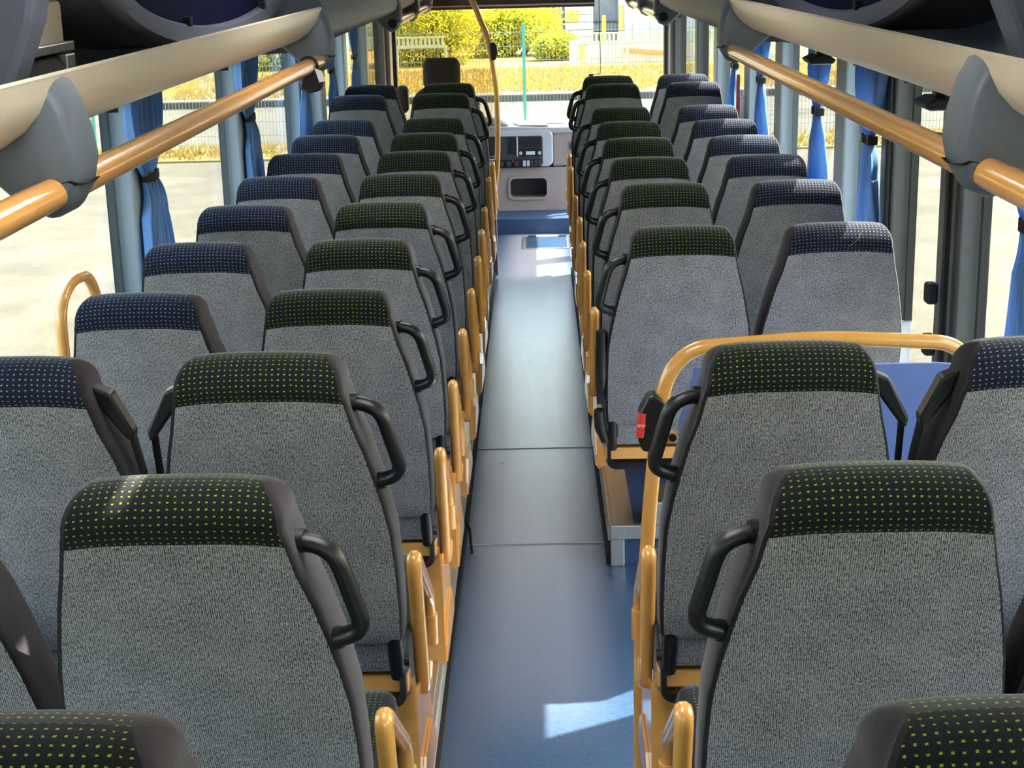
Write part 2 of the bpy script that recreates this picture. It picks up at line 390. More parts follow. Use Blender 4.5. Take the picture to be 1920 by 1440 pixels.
# ------------------------------------------------------------------ seats
ZP, ZT = 1.055, 1.133      # dotted head panel starts / top of seat, above the platform
PROF = [  # z, rear y, front y, half width
    (.475, .222, .300, .214), (.49, .208, .310, .221), (.56, .184, .296, .224), (.66, .148, .266, .224), (.75, .114, .240, .221),
    (.82, .089, .220, .211), (.88, .067, .202, .199), (.94, .044, .182, .186), (1.01, .019, .158, .170), (ZP, .006, .146, .160)]
HEAD = [(1.068, -.001, .140, .157), (1.078, -.003, .136, .154)]
def sect(z, yr, yf, w_, rc=.022, nx=9):
    """closed outline of the backrest at height z; returns points, kinds, u"""
    P, K = [], []
    rc = min(rc, w_*.9, max((yf-yr)*.45, .0005))
    for i in range(nx): P.append((-w_+rc*.35+(2*w_-rc*.7)*i/(nx-1), yr)); K.append('rear')
    K[-1] = 'side'
    for k in range(1, 4): t = k*math.pi/8; P.append((w_-rc*.35+rc*.35*math.sin(t), yr+rc*(1-math.cos(t)))); K.append('side')
    P.append((w_, yr+rc)); K.append('side'); P.append((w_, yf-rc)); K.append('side')
    for k in range(1, 4): t = k*math.pi/8; P.append((w_-rc*(1-math.cos(t)), yf-rc+rc*math.sin(t))); K.append('side')
    for i in range(nx): P.append((w_-rc-(2*w_-2*rc)*i/(nx-1), yf)); K.append('front')
    K[-1] = 'side'
    for k in range(1, 4): t = k*math.pi/8; P.append((-w_+rc-rc*math.sin(t), yf-rc+rc*math.cos(t))); K.append('side')
    P.append((-w_, yf-rc)); K.append('side'); P.append((-w_, yr+rc)); K.append('side')
    for k in range(1, 4): t = k*math.pi/8; P.append((-w_+rc*.35-rc*.35*math.sin(t), yr+rc-rc*math.sin(t)+0)); K.append('side')
    return P, K
def make_backrest(root, dots):
    lev = list(PROF)+list(HEAD)
    z0, yr0, yf0, w0 = HEAD[-1]; ym = .055
    for k in range(1, 8):
        t = k*math.pi/14
        lev.append((z0+(ZT-z0)*math.sin(t), ym-(ym-yr0)*math.cos(t), ym+(yf0-ym)*math.cos(t), w0-.034*(1-math.cos(t))))
    R, V, K = [], [], None; arc = 0
    for i, (z, yr, yf, w_) in enumerate(lev):
        P, K = sect(z, yr, yf, w_)
        # the back bulges a little between its edges
        b = .012 if i < len(lev)-7 else .012*(1-(i-(len(lev)-8))/7)
        ring = []
        for (x, y) in P:
            q = 1-(x/max(w_, .01))**2
            if y < (yr+yf)/2: y = y-b*q+b*.5
            zz = z-.010*(abs(x)/.15)**3 if z > ZP-.05 else z
            ring.append((x, y, zz))
        R.append(ring)
        if i: arc += math.hypot(z-lev[i-1][0], yr-lev[i-1][1])
        V.append(arc)
    n = len(R[0]); parts = dict(back_panel=[], headrest=[], side_trim=[], back_cushion=[])
    for i in range(len(R)-1):
        for j in range(n):
            k = K[j]; z = lev[i][0]
            p = 'side_trim' if k == 'side' else ('back_cushion' if k == 'front' and z < .9 else ('headrest' if k == 'front' or z >= ZP-.001 else 'back_panel'))
            parts[p].append((i, j))
    mats = dict(back_panel='carpet', headrest=dots, side_trim='velour', back_cushion=dots)
    for nm, qs in parts.items():
        mb = MB(); mb.uv = []; ids = {}
        def vid(i, j):
            j %= n
            if (i, j) not in ids: ids[(i, j)] = len(mb.v); mb.v.append(R[i][j]); mb.uv.append((R[i][j][0]+.3, V[i]+(0 if j < n//2 else .5)))
            return ids[(i, j)]
        for i, j in qs: mb.f.append((vid(i, j), vid(i, j+1), vid(i+1, j+1), vid(i+1, j)))
        mb.build(nm, mats[nm], root, smooth=True)
    # closing faces
    mb = MB(); mb.v = list(R[0]); mb.f = [tuple(range(n))]; mb.build('back_base', 'velour', root)

def make_cushion(root, dots):
    secs = [(.245, .33, .425, .205), (.252, .315, .440, .216), (.30, .305, .450, .221), (.45, .30, .462, .222), (.60, .30, .478, .222), (.68, .302, .484, .220), (.715, .31, .476, .214), (.735, .335, .455, .205), (.74, .37, .43, .198)]
    def sec(y, zb, zt, w_):
        pts = []; r = .028
        c = [(w_, zb, 0, -1), (w_, zt, 1, 1), (-w_, zt, -1, 1), (-w_, zb, 0, -1)]
        for (cx, cz, a0) in ((w_-r, zb+r, -90), (w_-r, zt-r, 0), (-w_+r, zt-r, 90), (-w_+r, zb+r, 180)):
            for k in range(5):
                t = math.radians(a0+k*22.5); pts.append((cx+r*math.cos(t), y, cz+r*math.sin(t)))
        # extra points over the top so that the dots map well
        return pts
    rs = [sec(*q) for q in secs]; n = len(rs[0])
    for nm, test, m in (('seat_cushion', lambda j: 9 == j, dots), ('cushion_side', lambda j: j != 9, 'velour')):
        mb = MB(); mb.uv = []; ids = {}
        def vid(i, j):
            j %= n
            if (i, j) not in ids: ids[(i, j)] = len(mb.v); mb.v.append(rs[i][j]); mb.uv.append((rs[i][j][0]+.3, rs[i][j][1]))
            return ids[(i, j)]
        for i in range(len(rs)-1):
            for j in range(n):
                if test(j): mb.f.append((vid(i, j), vid(i, j+1), vid(i+1, j+1), vid(i+1, j)))
        if nm == 'cushion_side': mb.f.append(tuple(vid(len(rs)-1, j) for j in range(n)))
        mb.build(nm, m, root, smooth=True)
    # rear of the squab in the same carpet as the back
    mb = MB(); mb.uv = []; pr_ = [(.236, .480), (.238, .46), (.244, .415), (.250, .400), (.32, .395)]
    for (y, z) in pr_:
        for i in range(9): x = -.19+.38*i/8; mb.v.append((x, y, z)); mb.uv.append((x+.3, z))
    for i in range(len(pr_)-1):
        for j in range(8): a = i*9+j; mb.f.append((a, a+1, a+10, a+9))
    mb.build('squab_panel', 'carpet', root, smooth=True)
    MB().box(-.215, .215, .255, .32, .40, .46).build('squab_core', 'velour', root, bevel=.01)

def make_frame(root, s):
    """recliner brackets on both sides"""
    for q in (-1, 1):
        mb = MB()
        mb.tube([(q*.200, .225, .50), (q*.200, .240, .44), (q*.200, .262, .385)], [.014, .017, .016], 8)
        mb.build('recliner_bracket', 'black', root, smooth=True)
def make_aisle_kit(root, s, handle=True, hoop=True, legs=True):
    """grab handle, arm hoop and yellow pedestal on the aisle side; s is the aisle direction"""
    if handle:
        pts = fillet([(s*.135, .070, 1.035), (s*.212, .055, 1.030), (s*.248, .085, .885), (s*.190, .098, .868)], .045, 6)
        h = MB().tube(pts, .0135, 10, flat=1.15).build('grab_handle', 'black', root, smooth=True)
        MB().tube([(s*.150, .067, 1.034), (s*.172, .064, 1.034)], .0175, 10).build('handle_socket', 'black', h, smooth=True)
        MB().tube([(s*.192, .099, .867), (s*.212, .094, .873)], .0165, 10).build('handle_socket', 'black', h, smooth=True)
    if hoop:
        x = s*.236
        rear = fillet([(x, .52, .285), (x, .435, .252), (x, .322, .634), (x, .62, .41), (x, .62, .30)], .055, 7)
        h = MB().tube(rear, .0165, 10).build('arm_hoop', 'yellow', root, smooth=True)
        MB().cyl((x, .62, .365), (x, .62, .292), .021, 12).build('hoop_sleeve', 'yellow', h, smooth=True)
        MB().box(x-s*.012, x-s*.03, .60, .64, .31, .35).build('hoop_clamp', 'yellow', h, bevel=.003)
        MB().prism([(.47, .20), (.56, .20), (.56, .27), (.53, .31), (.47, .27)], 0, x-s*.006, x-s*.018).build('hoop_plate', 'yellow', h)
        MB().cyl((s*.19, .262, .42), (s*.226, .262, .42), .013, 10).build('pivot_bolt', 'black', root, smooth=True)
    # pedestal: beam under the cushion, upright sheet and flanged foot
    f = MB().box(-.222, .222, .262, .31, .345, .385).build('cross_beam', 'yellow', root, bevel=.004)
    MB().box(-.222, .222, .62, .66, .285, .325).build('front_beam', 'yellow', root, bevel=.004)
    if not legs: return
    MB().prism([(s*.115, 0), (s*.232, 0), (s*.232, .20), (s*.226, .352), (s*.150, .352), (s*.115, .25)], 1, .312, .318).build('leg_plate', 'yellow', root)
    MB().prism([(.318, 0), (.66, 0), (.66, .06), (.60, .25), (.46, .25), (.40, .30), (.318, .33)], 0, s*.226, s*.232).build('leg_side', 'yellow', root)
    MB().prism([(.31, .012), (.68, .012), (.66, .05), (.58, .12), (.40, .12), (.33, .05)], 0, s*.2325, s*.239).build('foot_flange', 'yellow', root)
    MB().box(s*.20, s*.2255, .33, .66, .012, .020).build('foot_plate', 'yellow', root, bevel=.002)

def belt(root, q):
    MB().prism([(q*.150, 1.075), (q*.185, 1.06), (q*.222, .985), (q*.218, .965), (q*.205, .975), (q*.165, 1.03)], 1, .055, .095).build('belt_guide', 'black', root, bevel=.005)
    MB().tube([(q*.213, .075, .985), (q*.218, .11, .90), (q*.226, .19, .70), (q*.222, .27, .50)], .022, 8, flat=.16).build('belt_strap', 'rubber', root, smooth=True)

def seat_proto(kind, s, legs=True, hoop=True):
    root = thing('coach_seat', (0, 0, 0), '', 'seat')
    dots = 'green' if kind == 'aisle' else 'blue'
    make_backrest(root, dots); make_cushion(root, dots); make_frame(root, s)
    if kind == 'aisle': make_aisle_kit(root, s, True, hoop, legs)
    else:
        MB().box(-.222, .222, .262, .31, .345, .385).build('cross_beam', 'yellow', root, bevel=.004)
        MB().box(-.222, .222, .62, .66, .285, .325).build('front_beam', 'yellow', root, bevel=.004)
    return root
protoL = seat_proto('aisle', 1); protoR = seat_proto('aisle', -1); protoW = seat_proto('window', 1); protoD = seat_proto('aisle', -1, False, False)
used = set()
def place(proto, x, y, z, label, group, z_rot=0.):
    if proto.name in used: o = copy_tree(proto)
    else: o = proto; used.add(proto.name)
    o.location = (x, y, z); o.rotation_euler.z = z_rot
    o['label'] = label; o['group'] = group; return o
DY = -.03     # seat origin behind the ridge of the headrest
rowsL = [(1.29, .23), (2.0, .23), (2.70, .23)]+[(3.68+.692*k, .14) for k in range(7)]+[(8.55, .20), (9.24, .20)]
rowsR = [(1.29, .23), (2.0, .23), (2.70, .23), (4.48, .14), (5.37, .14), (6.08, .14), (6.76, .14), (7.44, .14), (8.17, .14), (8.93, .20), (9.53, .20)]
def seat_rows(rows, sgn, proto, side):
    n = len(rows); nm = 'green-dotted'
    for i, (y, z) in enumerate(rows):
        row = ORD[n-1-i]; jit = random.uniform(-.004, .004)
        extra = ''
        lab = 'grey aisle seat with green-dotted headrest, %s row behind the cab on the %s side' % (row, side)
        if sgn > 0 and i == 3: lab = 'grey aisle seat with black armrest, directly ahead of the middle door, door side'
        if sgn > 0 and i == 2: lab = 'grey aisle seat with green-dotted headrest right behind the yellow barrier and stop button'
        a = place(protoD if sgn > 0 and i == 3 else proto, (-.479 if sgn < 0 else (.490, .490, .483, .453)[i] if i < 4 else .478)+jit, y+DY, z, lab, 'aisle seats on the %s side' % side, random.uniform(-.012, .012))
        b = None
        if i > 0:
            lab = 'grey window seat with blue-dotted headrest, %s row behind the cab on the %s side' % (row, side)
            if sgn > 0 and i == 3: lab = 'grey window seat with a straw on its blue-dotted headrest, ahead of the middle door'
            b = place(protoW, sgn*((.946 if i < 5 else .936) if sgn < 0 else .912 if i == 3 else .947 if i < 3 else .936)+jit*.5, y+DY, z, lab, 'window seats on the %s side' % side, random.uniform(-.012, .012))
        if i == 2: belt(a, sgn); belt(b, -sgn)
        if sgn > 0 and i == 3:
            ar = MB().tube(fillet([(-.235, .13, .80), (-.238, .15, .68), (-.236, .20, .60)], .03), [.020]*8, 10, flat=.9).build('armrest', 'black', a, smooth=True, bevel=0)
            MB().box(-.25, -.222, .19, .23, .55, .62).build('armrest_pivot', 'black', ar, bevel=.004)
            MB().tube([(-.245, .20, .53), (-.24, .215, .47), (-.225, .22, .42)], [.016, .018, .012], 8).build('recline_lever', 'black', a, smooth=True)
            MB().tube([(.02, -.010, 1.072), (.045, -.012, 1.094), (.055, -.004, 1.112)], .0012, 5).build('straw', 'drygrass', b)
seat_rows(rowsL, -1, protoL, "driver's")
seat_rows(rowsR, 1, protoR, 'door')

# ------------------------------------------------------------------ luggage racks with grab rails
def pod_ring(s, k, Y, grow=1.):
    """teardrop cross-section of the rack end fairing"""
    prof = [(.762, 1.872), (.742, 1.835), (.728, 1.785), (.722, 1.735), (.732, 1.690), (.754, 1.655), (.786, 1.640), (.822, 1.652), (.862, 1.690), (.90, 1.725), (.93, 1.750), (.88, 1.775), (.82, 1.81), (.786, 1.85)]
    cx, cz = .80, 1.745
    return [(s*(cx+(x-cx)*k), Y, cz+(z-cz)*k) for x, z in prof]
def rack(s, side):
    root = thing('luggage_rack', (s*1.0, 5.6, 1.78), 'cream fronted overhead luggage rack with yellow grab rail on the %s side' % side, 'luggage rack', 'overhead luggage racks')
    inv = Vector(root.location)
    def done(o): o.location = -inv; return o
    ends = (-1.6, 2.62, 5.96)
    lipp = [(.757, 1.878), (.760, 1.872), (.766, 1.845), (.780, 1.818), (.806, 1.790), (.842, 1.766), (.875, 1.752), (.879, 1.757), (.846, 1.773), (.812, 1.797), (.788, 1.823), (.774, 1.848), (.768, 1.874), (.764, 1.882)]
    done(MB().prism([(s*x, z) for x, z in lipp], 1, ends[0], ends[-1]-.03).build('front_lip', 'cream', root, smooth=True))
    for a, b in zip(ends, ends[1:]):
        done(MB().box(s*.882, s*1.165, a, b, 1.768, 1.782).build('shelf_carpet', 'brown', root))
        done(MB().box(s*.882, s*1.165, a, b, 1.757, 1.767).build('shelf_underside', 'pod', root))
    # closed moulded section towards the front
    lock = [(.76, 1.86), (.742, 1.80), (.752, 1.765), (.80, 1.735), (.90, 1.712), (1.165, 1.70), (1.165, 2.2), (.86, 2.2)]
    done(MB().prism([(s*x, z) for x, z in lock], 1, 6.0, 9.1).build('closed_locker', 'pod', root, smooth=True))
    done(MB().prism([(s*x, z) for x, z in lock], 1, 9.2, 12.3).build('closed_locker', 'pod', root, smooth=True))
    # fairings
    for Y in (2.62, 5.96, 9.15, 10.6, 12.0):
        th = .075 if Y < 9 else .07
        rs = [pod_ring(s, k, Y+dy*th) for dy, k in ((-1, .80), (-.92, .90), (-.6, .985), (0, 1.03), (.6, .985), (.92, .90), (1, .80))]
        p = done(MB().rings(rs).build('rail_bracket', 'pod', root, smooth=True))
        # parting line of the lower half
        pl_ = [Vector(q) for q in pod_ring(s, 1.004, Y)]
        MB().rings([[((q[0]-s*.80)*kk+s*.80, Y+dy*th, (q[2]-1.745)*kk+1.745) for q in ((s*.724, 0, 1.700), (s*.724, 0, 1.698), (s*.76, 0, 1.689), (s*.76, 0, 1.691))] for dy, kk in ((-1.0, .81), (-.9, .93), (-.6, 1.0), (0, 1.045), (.6, 1.0))]).build('parting_line', 'rubber', p)
        if Y == 9.15:
            c = MB().cyl((s*.775, Y-th-.004, 1.69), (s*.775, Y-th+.01, 1.69), .026, 16).build('rail_socket', 'rubber', p)
    # grab rails, slightly fluted
    def flute(Y0_, Y1_):
        rs = []
        for Y in (Y0_, Y1_): rs.append([(s*.775+(.0264+.0*math.cos(8*t))*math.cos(t), Y, 1.685+(.0264+.0*math.cos(8*t))*math.sin(t)) for t in (2*math.pi*k/48 for k in range(48))])
        return MB().rings(rs)
    done(flute(-1.6, 5.96).build('grab_rail', 'yellow', root, smooth=True))
    done(flute(9.25, 12.2).build('grab_rail', 'yellow', root, smooth=True))
    # tapering hangers up to the ceiling
    for Y in (2.66,):
        rs = [[(s*a, Y+dy, z) for a, dy in ((xi, -.05), (xi, .05), (xi+.16, .05), (xi+.16, -.05))] for xi, z in ((.872, 1.782), (.842, 1.862), (.800, 1.96), (.775, 2.06), (.72, 2.36))]
        done(MB().rings(rs).build('hanger', 'ring', root, bevel=.012))
    # oval framed panel closing the middle of the rack
    cy, cz, ay, az, X = 4.72, 2.06, 1.38, .245, .885
    def oval(f, g, x, n=56): return [(s*x, cy+ay*f*math.cos(t), cz+az*g*math.sin(t)) for t in (2*math.pi*k/n for k in range(n))]
    rs = [oval(1.0, 1.0, X+.02), oval(1.0, 1.0, X), oval(.985, .96, X-.012), oval(.91, .78, X-.012), oval(.895, .75, X-.002), oval(.895, .75, X+.02)]
    done(MB().rings(rs, cap=False).build('oval_frame', 'ring', root, smooth=True))
    done(MB().rings([oval(.995, .99, X+.019), oval(.995, .99, 1.183)], cap=False).build('oval_housing', 'ring', root, smooth=True))
    rs = [oval(f, f*.75/.895, X+.016+.03*(1-(f/.9)**2)) for f in (.9, .7, .45, .2, .02)]
    pn = done(MB().rings(rs).build('oval_panel', 'navy', root, smooth=True))
    for dy in (-.55, .62): MB().box(s*(X-.016), s*(X+.004), cy+dy-.015, cy+dy+.015, cz-az*.76*math.sqrt(max(0, 1-(dy/1.22)**2))-.004, cz-az*.76*math.sqrt(max(0, 1-(dy/1.22)**2))+.02).build('clip', 'rubber', pn)
    return root
rkL = rack(-1, "driver's"); rkR = rack(1, 'door')
# service channel at the back of the left rack
sv = thing('service_channel', (-1.06, 3.07, 1.781), 'cream channel with metal profile lying in the rack on the driver side', 'channel')
MB().box(-.122, .08, -.33, .33, .10, .20).build('cream_cover', 'cream', sv, bevel=.01)
MB().box(.07, .10, -.33, .33, .095, .115).build('metal_profile', 'alu', sv, bevel=.003)
MB().cyl((.045, -.33, .05), (.045, .33, .05), .05, 18).build('roller', 'rubber', sv, smooth=True)
MB().box(.07, .10, .27, .33, .04, .09).build('end_clip', 'alu', sv, bevel=.004)
# clip hanging on the rail
rc = thing('rail_clip', (-.775, 5.62, 1.685), 'small black clip with a white label hanging on the yellow rail', 'clip')
MB().tube([(.031*math.cos(t), 0, .031*math.sin(t)) for t in (2*math.pi*k/20 for k in range(20))], .006, 8, closed=True).build('ring', 'rubber', rc, smooth=True)
MB().prism([(-.02, -.035), (.03, -.025), (.055, -.05), (.04, -.085), (.0, -.095), (-.03, -.07)], 1, -.03, .02).build('clip_body', 'black', rc, bevel=.006)
MB().prism([(.025, -.005), (.05, -.015), (.062, -.05), (.04, -.055)], 1, -.036, -.031).build('label_tag', 'white', rc)
# dark lamps beneath the right rack
for y, x_ in ((3.97, 1.05), (5.66, 1.05)):
    o = thing('door_lamp', (x_, y, 1.757), 'flat black lamp under the rack %s' % ('above the middle door post' if y < 5 else 'above the pillar ahead of the middle door'), 'lamp', 'lamps under the rack')
    MB().prism([(-.05, -.09), (-.04, -.105), (.04, -.105), (.05, -.09), (.02, -.075), (-.02, -.075)], 1, -.07, .07).build('housing', 'black', o, bevel=.004)
    MB().box(-.012, .012, -.02, .02, -.078, 0).build('stem', 'black', o)
    MB().box(-.032, .032, -.055, .055, -.108, -.104).build('lens', 'white', o, bevel=.001)

# ------------------------------------------------------------------ curtains
def curtain(s, y, label, wt=.34, wb=.30, lean=0., zb=1.08, tie=1.43, seed=0):
    rnd = random.Random(seed)
    root = thing('window_curtain', (s*1.148, y*1.02, zb), label, 'curtain', 'tied blue window curtains')
    H = 1.698-zb; n, m = 90, 30; ph = rnd.uniform(0, 6)
    mb = MB(); rows = []
    for i in range(m+1):
        z = H*i/m; zz = z+zb
        if zz > tie: t = (zz-tie)/(1.698-tie); W = .085+(wt-.085)*(1-(1-min(1, t*1.15))**2); c = lean*.3*t
        else:
            t = (tie-zz)/(tie-zb); W = .085+(wb-.085)*(t**.7); c = lean*t
            if t < .35: c += .03*math.sin(t/.35*math.pi)*(1 if seed % 2 else -.5)
        row = []
        for j in range(n+1):
            u = j/n; amp = .0155*(.35+.65*min(1, abs(zz-tie)/.12))*min(1, W/.12)
            x = amp*math.sin(u*2*math.pi*7+ph+.9*math.sin(z*5))+.004*math.sin(u*2*math.pi*13+z*9+ph)
            row.append((s*(-x), (u-.5)*W+c+.01*math.sin(z*8+u*5+ph), z))
        rows.append(row)
    mb.rings(rows, closed=False)
    mb.build('cloth', 'curtain', root, smooth=True, solid=.004)
    ring = [(.022*math.cos(t), .052*math.sin(t), tie-zb) for t in (2*math.pi*k/20 for k in range(20))]
    tb = MB(); tb.rings([[(x*1.04, yy*1.04, z+dz) for x, yy, z in ring] for dz in (-.014, .014)]+[[(x*.97, yy*.97, z+.014) for x, yy, z in ring]], cap=False)
    st = tb.build('tie_band', 'rubber', root, smooth=True)
    MB().box(-.015, .015, .045, .075, tie-zb-.016, tie-zb+.016).build('tie_fastener', 'black', st, bevel=.004) if s < 0 else MB().box(-.02, .015, -.075, -.045, tie-zb-.016, tie-zb+.016).build('tie_fastener', 'black', st, bevel=.004)
    return root
for k, (y, a) in enumerate(((4.60, 'fourth'), (6.30, 'third'), (7.85, 'second'), (8.95, 'first'), (10.15, 'front'))):
    curtain(-1, y, ["blue curtain tied beside the window nearest the yellow hoop, driver's side", "blue curtain tied at the pillar halfway along the driver's side", "blue curtain hanging under the rail clip on the driver's side", "narrow blue curtain just ahead of the rail clip, driver's side", "blue curtain at the cab end of the driver's side"][k], wt=.40 if k < 3 else .3, wb=.36 if k == 0 else .30, lean=.05, seed=k*2+1)
for k, (y, w_) in enumerate(((3.42, .40), (5.13, .42), (6.08, .36), (7.62, .40), (8.62, .30))):
    curtain(1, y, ['blue curtain behind the middle door post beside the last door-side seats', 'dark blue curtain tied just ahead of the middle door', 'blue curtain at the second pillar ahead of the middle door', 'blue curtain in front of the third pillar ahead of the middle door', 'blue curtain nearest the front door beside a red tag'][k], wt=w_, wb=.34, lean=-.02, seed=k*2+20)
tg = thing('safety_tag', (1.171, 8.52, 1.08), 'small red and white safety tag beside the foremost door-side curtain', 'safety tag')
MB().box(-.03, .0, -.03, .03, 0, .20).build('white_holder', 'white', tg, bevel=.005); MB().box(-.045, -.03, -.02, .02, .05, .32).build('red_handle', 'carred', tg, bevel=.005)

# ------------------------------------------------------------------ yellow barrier by the middle door
br = thing('door_barrier', (.300, 3.44, .0), 'bent yellow tube barrier with blue panel behind the middle door', 'barrier')
pts = [(-.040, 0, 0), (-.040, 0, .45), (-.012, 0, .87), (.018, 0, 1.105), (.075, 0, 1.174), (.38, 0, 1.192), (.665, 0, 1.174), (.715, 0, 1.135), (.74, 0, 1.0), (.74, 0, .23)]
MB().tube(fillet(pts, .09, 6), .0175, 12).build('tube_frame', 'yellow', br, smooth=True)
bp = MB().prism([(.028, .26), (.72, .26), (.72, 1.12), (.64, 1.128), (.085, 1.128), (.05, 1.0)], 1, -.006, .004).build('blue_panel', 'bluepanel', br, bevel=.001)
for (x, z) in ((.022, .965), (.0, .50), (.725, .9)):
    c = MB().prism([(x-.035, z-.014), (x+.015, z-.014), (x+.027, z), (x+.015, z+.014), (x-.035, z+.014)], 1, -.014, -.008).build('panel_lug', 'yellow', br)
    MB().cyl((x+.012, -.022, z), (x+.012, -.006, z), .009, 12).build('lug_bolt', 'black', c, smooth=True)
sb = thing('stop_button', (.293, 3.435, 1.0), 'black stop request box with red button on the yellow barrier tube', 'stop button')
MB().prism([(-.030, -.062), (.012, -.072), (.022, .055), (-.002, .072), (-.018, .066), (-.036, .030), (-.040, -.035)], 1, -.032, .028).build('housing', 'black', sb, bevel=.007, seg=3)
rb = MB().tube([(-.036, -.030, -.026), (-.0335, -.030, .004), (-.031, -.030, .030)], [.012, .0125, .012], 12, flat=.8).build('red_button', 'redplastic', sb, smooth=True)
tc = bpy.data.curves.new('stop_text', 'FONT'); tc.body = 'STOP'; tc.size = .0085; tc.align_x = 'CENTER'; tc.align_y = 'CENTER'; tc.extrude = .0003
to = bpy.data.objects.new('stop_text', tc); COL.objects.link(to)
dg = bpy.context.evaluated_depsgraph_get(); tm = bpy.data.meshes.new_from_object(to.evaluated_get(dg)); bpy.data.objects.remove(to)
tm.materials.clear(); tm.materials.append(M['white'])
tx = bpy.data.objects.new('stop_lettering', tm); COL.objects.link(tx); tx.parent = rb; tx.location = (-.0335, -.0432, .003); tx.rotation_euler = (math.radians(90), 0, 0)
# inverted U hoop by the driver-side window
lh = thing('guard_hoop', (-1.197, 4.0, .88), "yellow rounded guard hoop between window seat and glass, driver's side", 'guard rail')
MB().tube(fillet([(0, -.15, 0), (0, -.145, .33), (0, -.03, .375), (0, .13, .36), (0, .20, .27), (0, .19, 0)], .07, 6), .0155, 12).build('hoop_tube', 'yellow', lh, smooth=True)
for y in (-.15, .19): MB().box(-.014, .014, y-.03, y+.03, -.005, .006).build('foot_plate', 'yellow', lh, bevel=.002)
# hose end dangling by the aisle edge and folding step parts in the door well
hs = thing('floor_strap', (-.235, 5.18, .0), 'short black strap end on the aisle floor by the driver-side platform', 'strap')
MB().tube([(-.012, .10, .06), (0, .06, .05), (.005, .01, .02), (.01, -.04, .008)], .012, 8, flat=.4).build('strap_tube', 'rubber', hs, smooth=True)
st = thing('step_housing', (.44, 5.12, .152), 'grey metal step housing on the platform ahead of the middle door', 'housing')
MB().box(-.035, .035, -.14, .05, 0, .09).build('housing_body', 'alu', st, bevel=.008); MB().box(.035, .10, -.10, .0, 0, .05).build('side_box', 'steel', st, bevel=.006)

# ------------------------------------------------------------------ cab: partition, driver seat, dashboard
pt = thing('driver_partition', (-.212, 10.02, .0), 'clear glass partition with a bowed yellow pole behind the driver', 'partition')
P_ = [(-.075, 0, .20), (-.045, 0, .45), (-.005, 0, .80), (0, 0, 1.13), (-.010, 0, 1.30), (-.045, 0, 1.53), (-.092, 0, 1.66), (-.14, 0, 1.78), (-.26, 0, 1.98), (-.42, 0, 2.36)]
def smooth_path(p, n=5):
    p = [Vector(q) for q in p]; out = []
    for i in range(len(p)-1):
        a, b, c, d = p[max(i-1, 0)], p[i], p[i+1], p[min(i+2, len(p)-1)]
        for k in range(n):
            t = k/n; out.append(.5*((2*b)+(c-a)*t+(2*a-5*b+4*c-d)*t*t+(3*b-a-3*c+d)*t**3))
    return out+[p[-1]]
MB().tube(smooth_path(P_), .0175, 12).build('bowed_pole', 'yellow', pt, smooth=True)
gp = [(q.x-.02, q.z) for q in smooth_path(P_) if q.z > .75]
MB().prism([(-.93, .78)]+gp+[(-.93, 2.3)], 1, -.004, .003).build('glass_pane', 'tint', pt)
MB().box(-.93, -.02, -.02, .02, .02, .78).build('lower_panel', 'dashlow', pt, bevel=.004)
s2 = thing('stop_button', (-.234, 10.0, 1.47), 'small black stop button box on the bowed pole behind the driver', 'stop button')
MB().prism([(-.01, -.055), (.02, -.062), (.038, -.02), (.032, .035), (.008, .058), (-.015, .035)], 1, -.025, .03).build('housing', 'black', s2, bevel=.01, seg=3)
# front windscreen pole, blind, sensor
bl = tag(MB().box(-1.1, .53, 12.86, 12.90, 1.635, 1.72).box(-1.1, .53, 12.84, 12.92, 1.72, 1.76).build('sun_blind', 'brownblind', bevel=.004), 'dark brown roller sun blind across the top of the windscreen', 'blind')
MB().box(-1.1, .53, 12.845, 12.858, 1.655, 1.668).build('blind_rail', 'dashlow', bl)
sn = thing('rain_sensor', (.50, 13.02, 1.07), 'small black sensor with a thin cable on the windscreen', 'sensor')
MB().box(-.02, .02, -.01, .005, -.02, .02).build('sensor_body', 'black', sn, bevel=.003)
MB().tube([(.02, -.004, .015), (.075, -.004, .018), (.080, -.004, .06), (.070, -.004, .65)], .0035, 6).build('cable', 'rubber', sn)
gpole = thing('front_door_pole', (1.06, 12.24, .115), 'black vertical grab pole beside the front door', 'pole')
MB().cyl((0, 0, 0), (0, 0, 1.592), .018, 12).build('pole_tube', 'rubber', gpole, smooth=True); MB().box(-.02, .12, -.02, .02, 1.44, 1.47).build('pole_bracket', 'black', gpole, bevel=.004)

MB().box(-1.16, -.32, 10.35, 11.655, 0, .115).build('floor_cab', 'podium', kind='structure')
dr = thing('driver_seat', (-.62, 11.0, .115), "high-backed dark driver's seat with a rounded headrest", 'driver seat')
def rbox(mb, x0, x1, y0, y1, z0, z1): return mb.box(x0, x1, y0, y1, z0, z1)
rbox(MB(), -.132, .132, .0, .11, 1.03, 1.255).build('headrest', 'leather', dr, smooth=True, bevel=.065, seg=6)
MB().rings([[(x*a, y+.10*(z-.5)*-.3, z) for x, y in ((-.24, -.02), (.24, -.02), (.24, .12), (-.24, .12))] for a, z in ((.95, .40), (1.0, .55), (1.0, .80), (.86, .98), (.62, 1.05))]).build('backrest', 'leather', dr, bevel=.04, seg=4)
MB().box(-.25, .25, .05, .55, .34, .47).build('cushion', 'leather', dr, bevel=.04, seg=3)
MB().box(-.2, .2, .1, .5, 0, .34).build('pedestal', 'dashdark', dr, bevel=.02)
for q in (-1, 1): MB().tube([(q*.27, .06, .62), (q*.28, .35, .60)], .03, 10).build('armrest', 'leather', dr, smooth=True)
MB().box(-.32, -.24, -.02, .10, .88, 1.07).build('side_bolster', 'leather', dr, bevel=.03, seg=3)
wh = thing('steering_wheel', (-.62, 11.98, .95), 'black steering wheel in front of the driver seat', 'steering wheel')
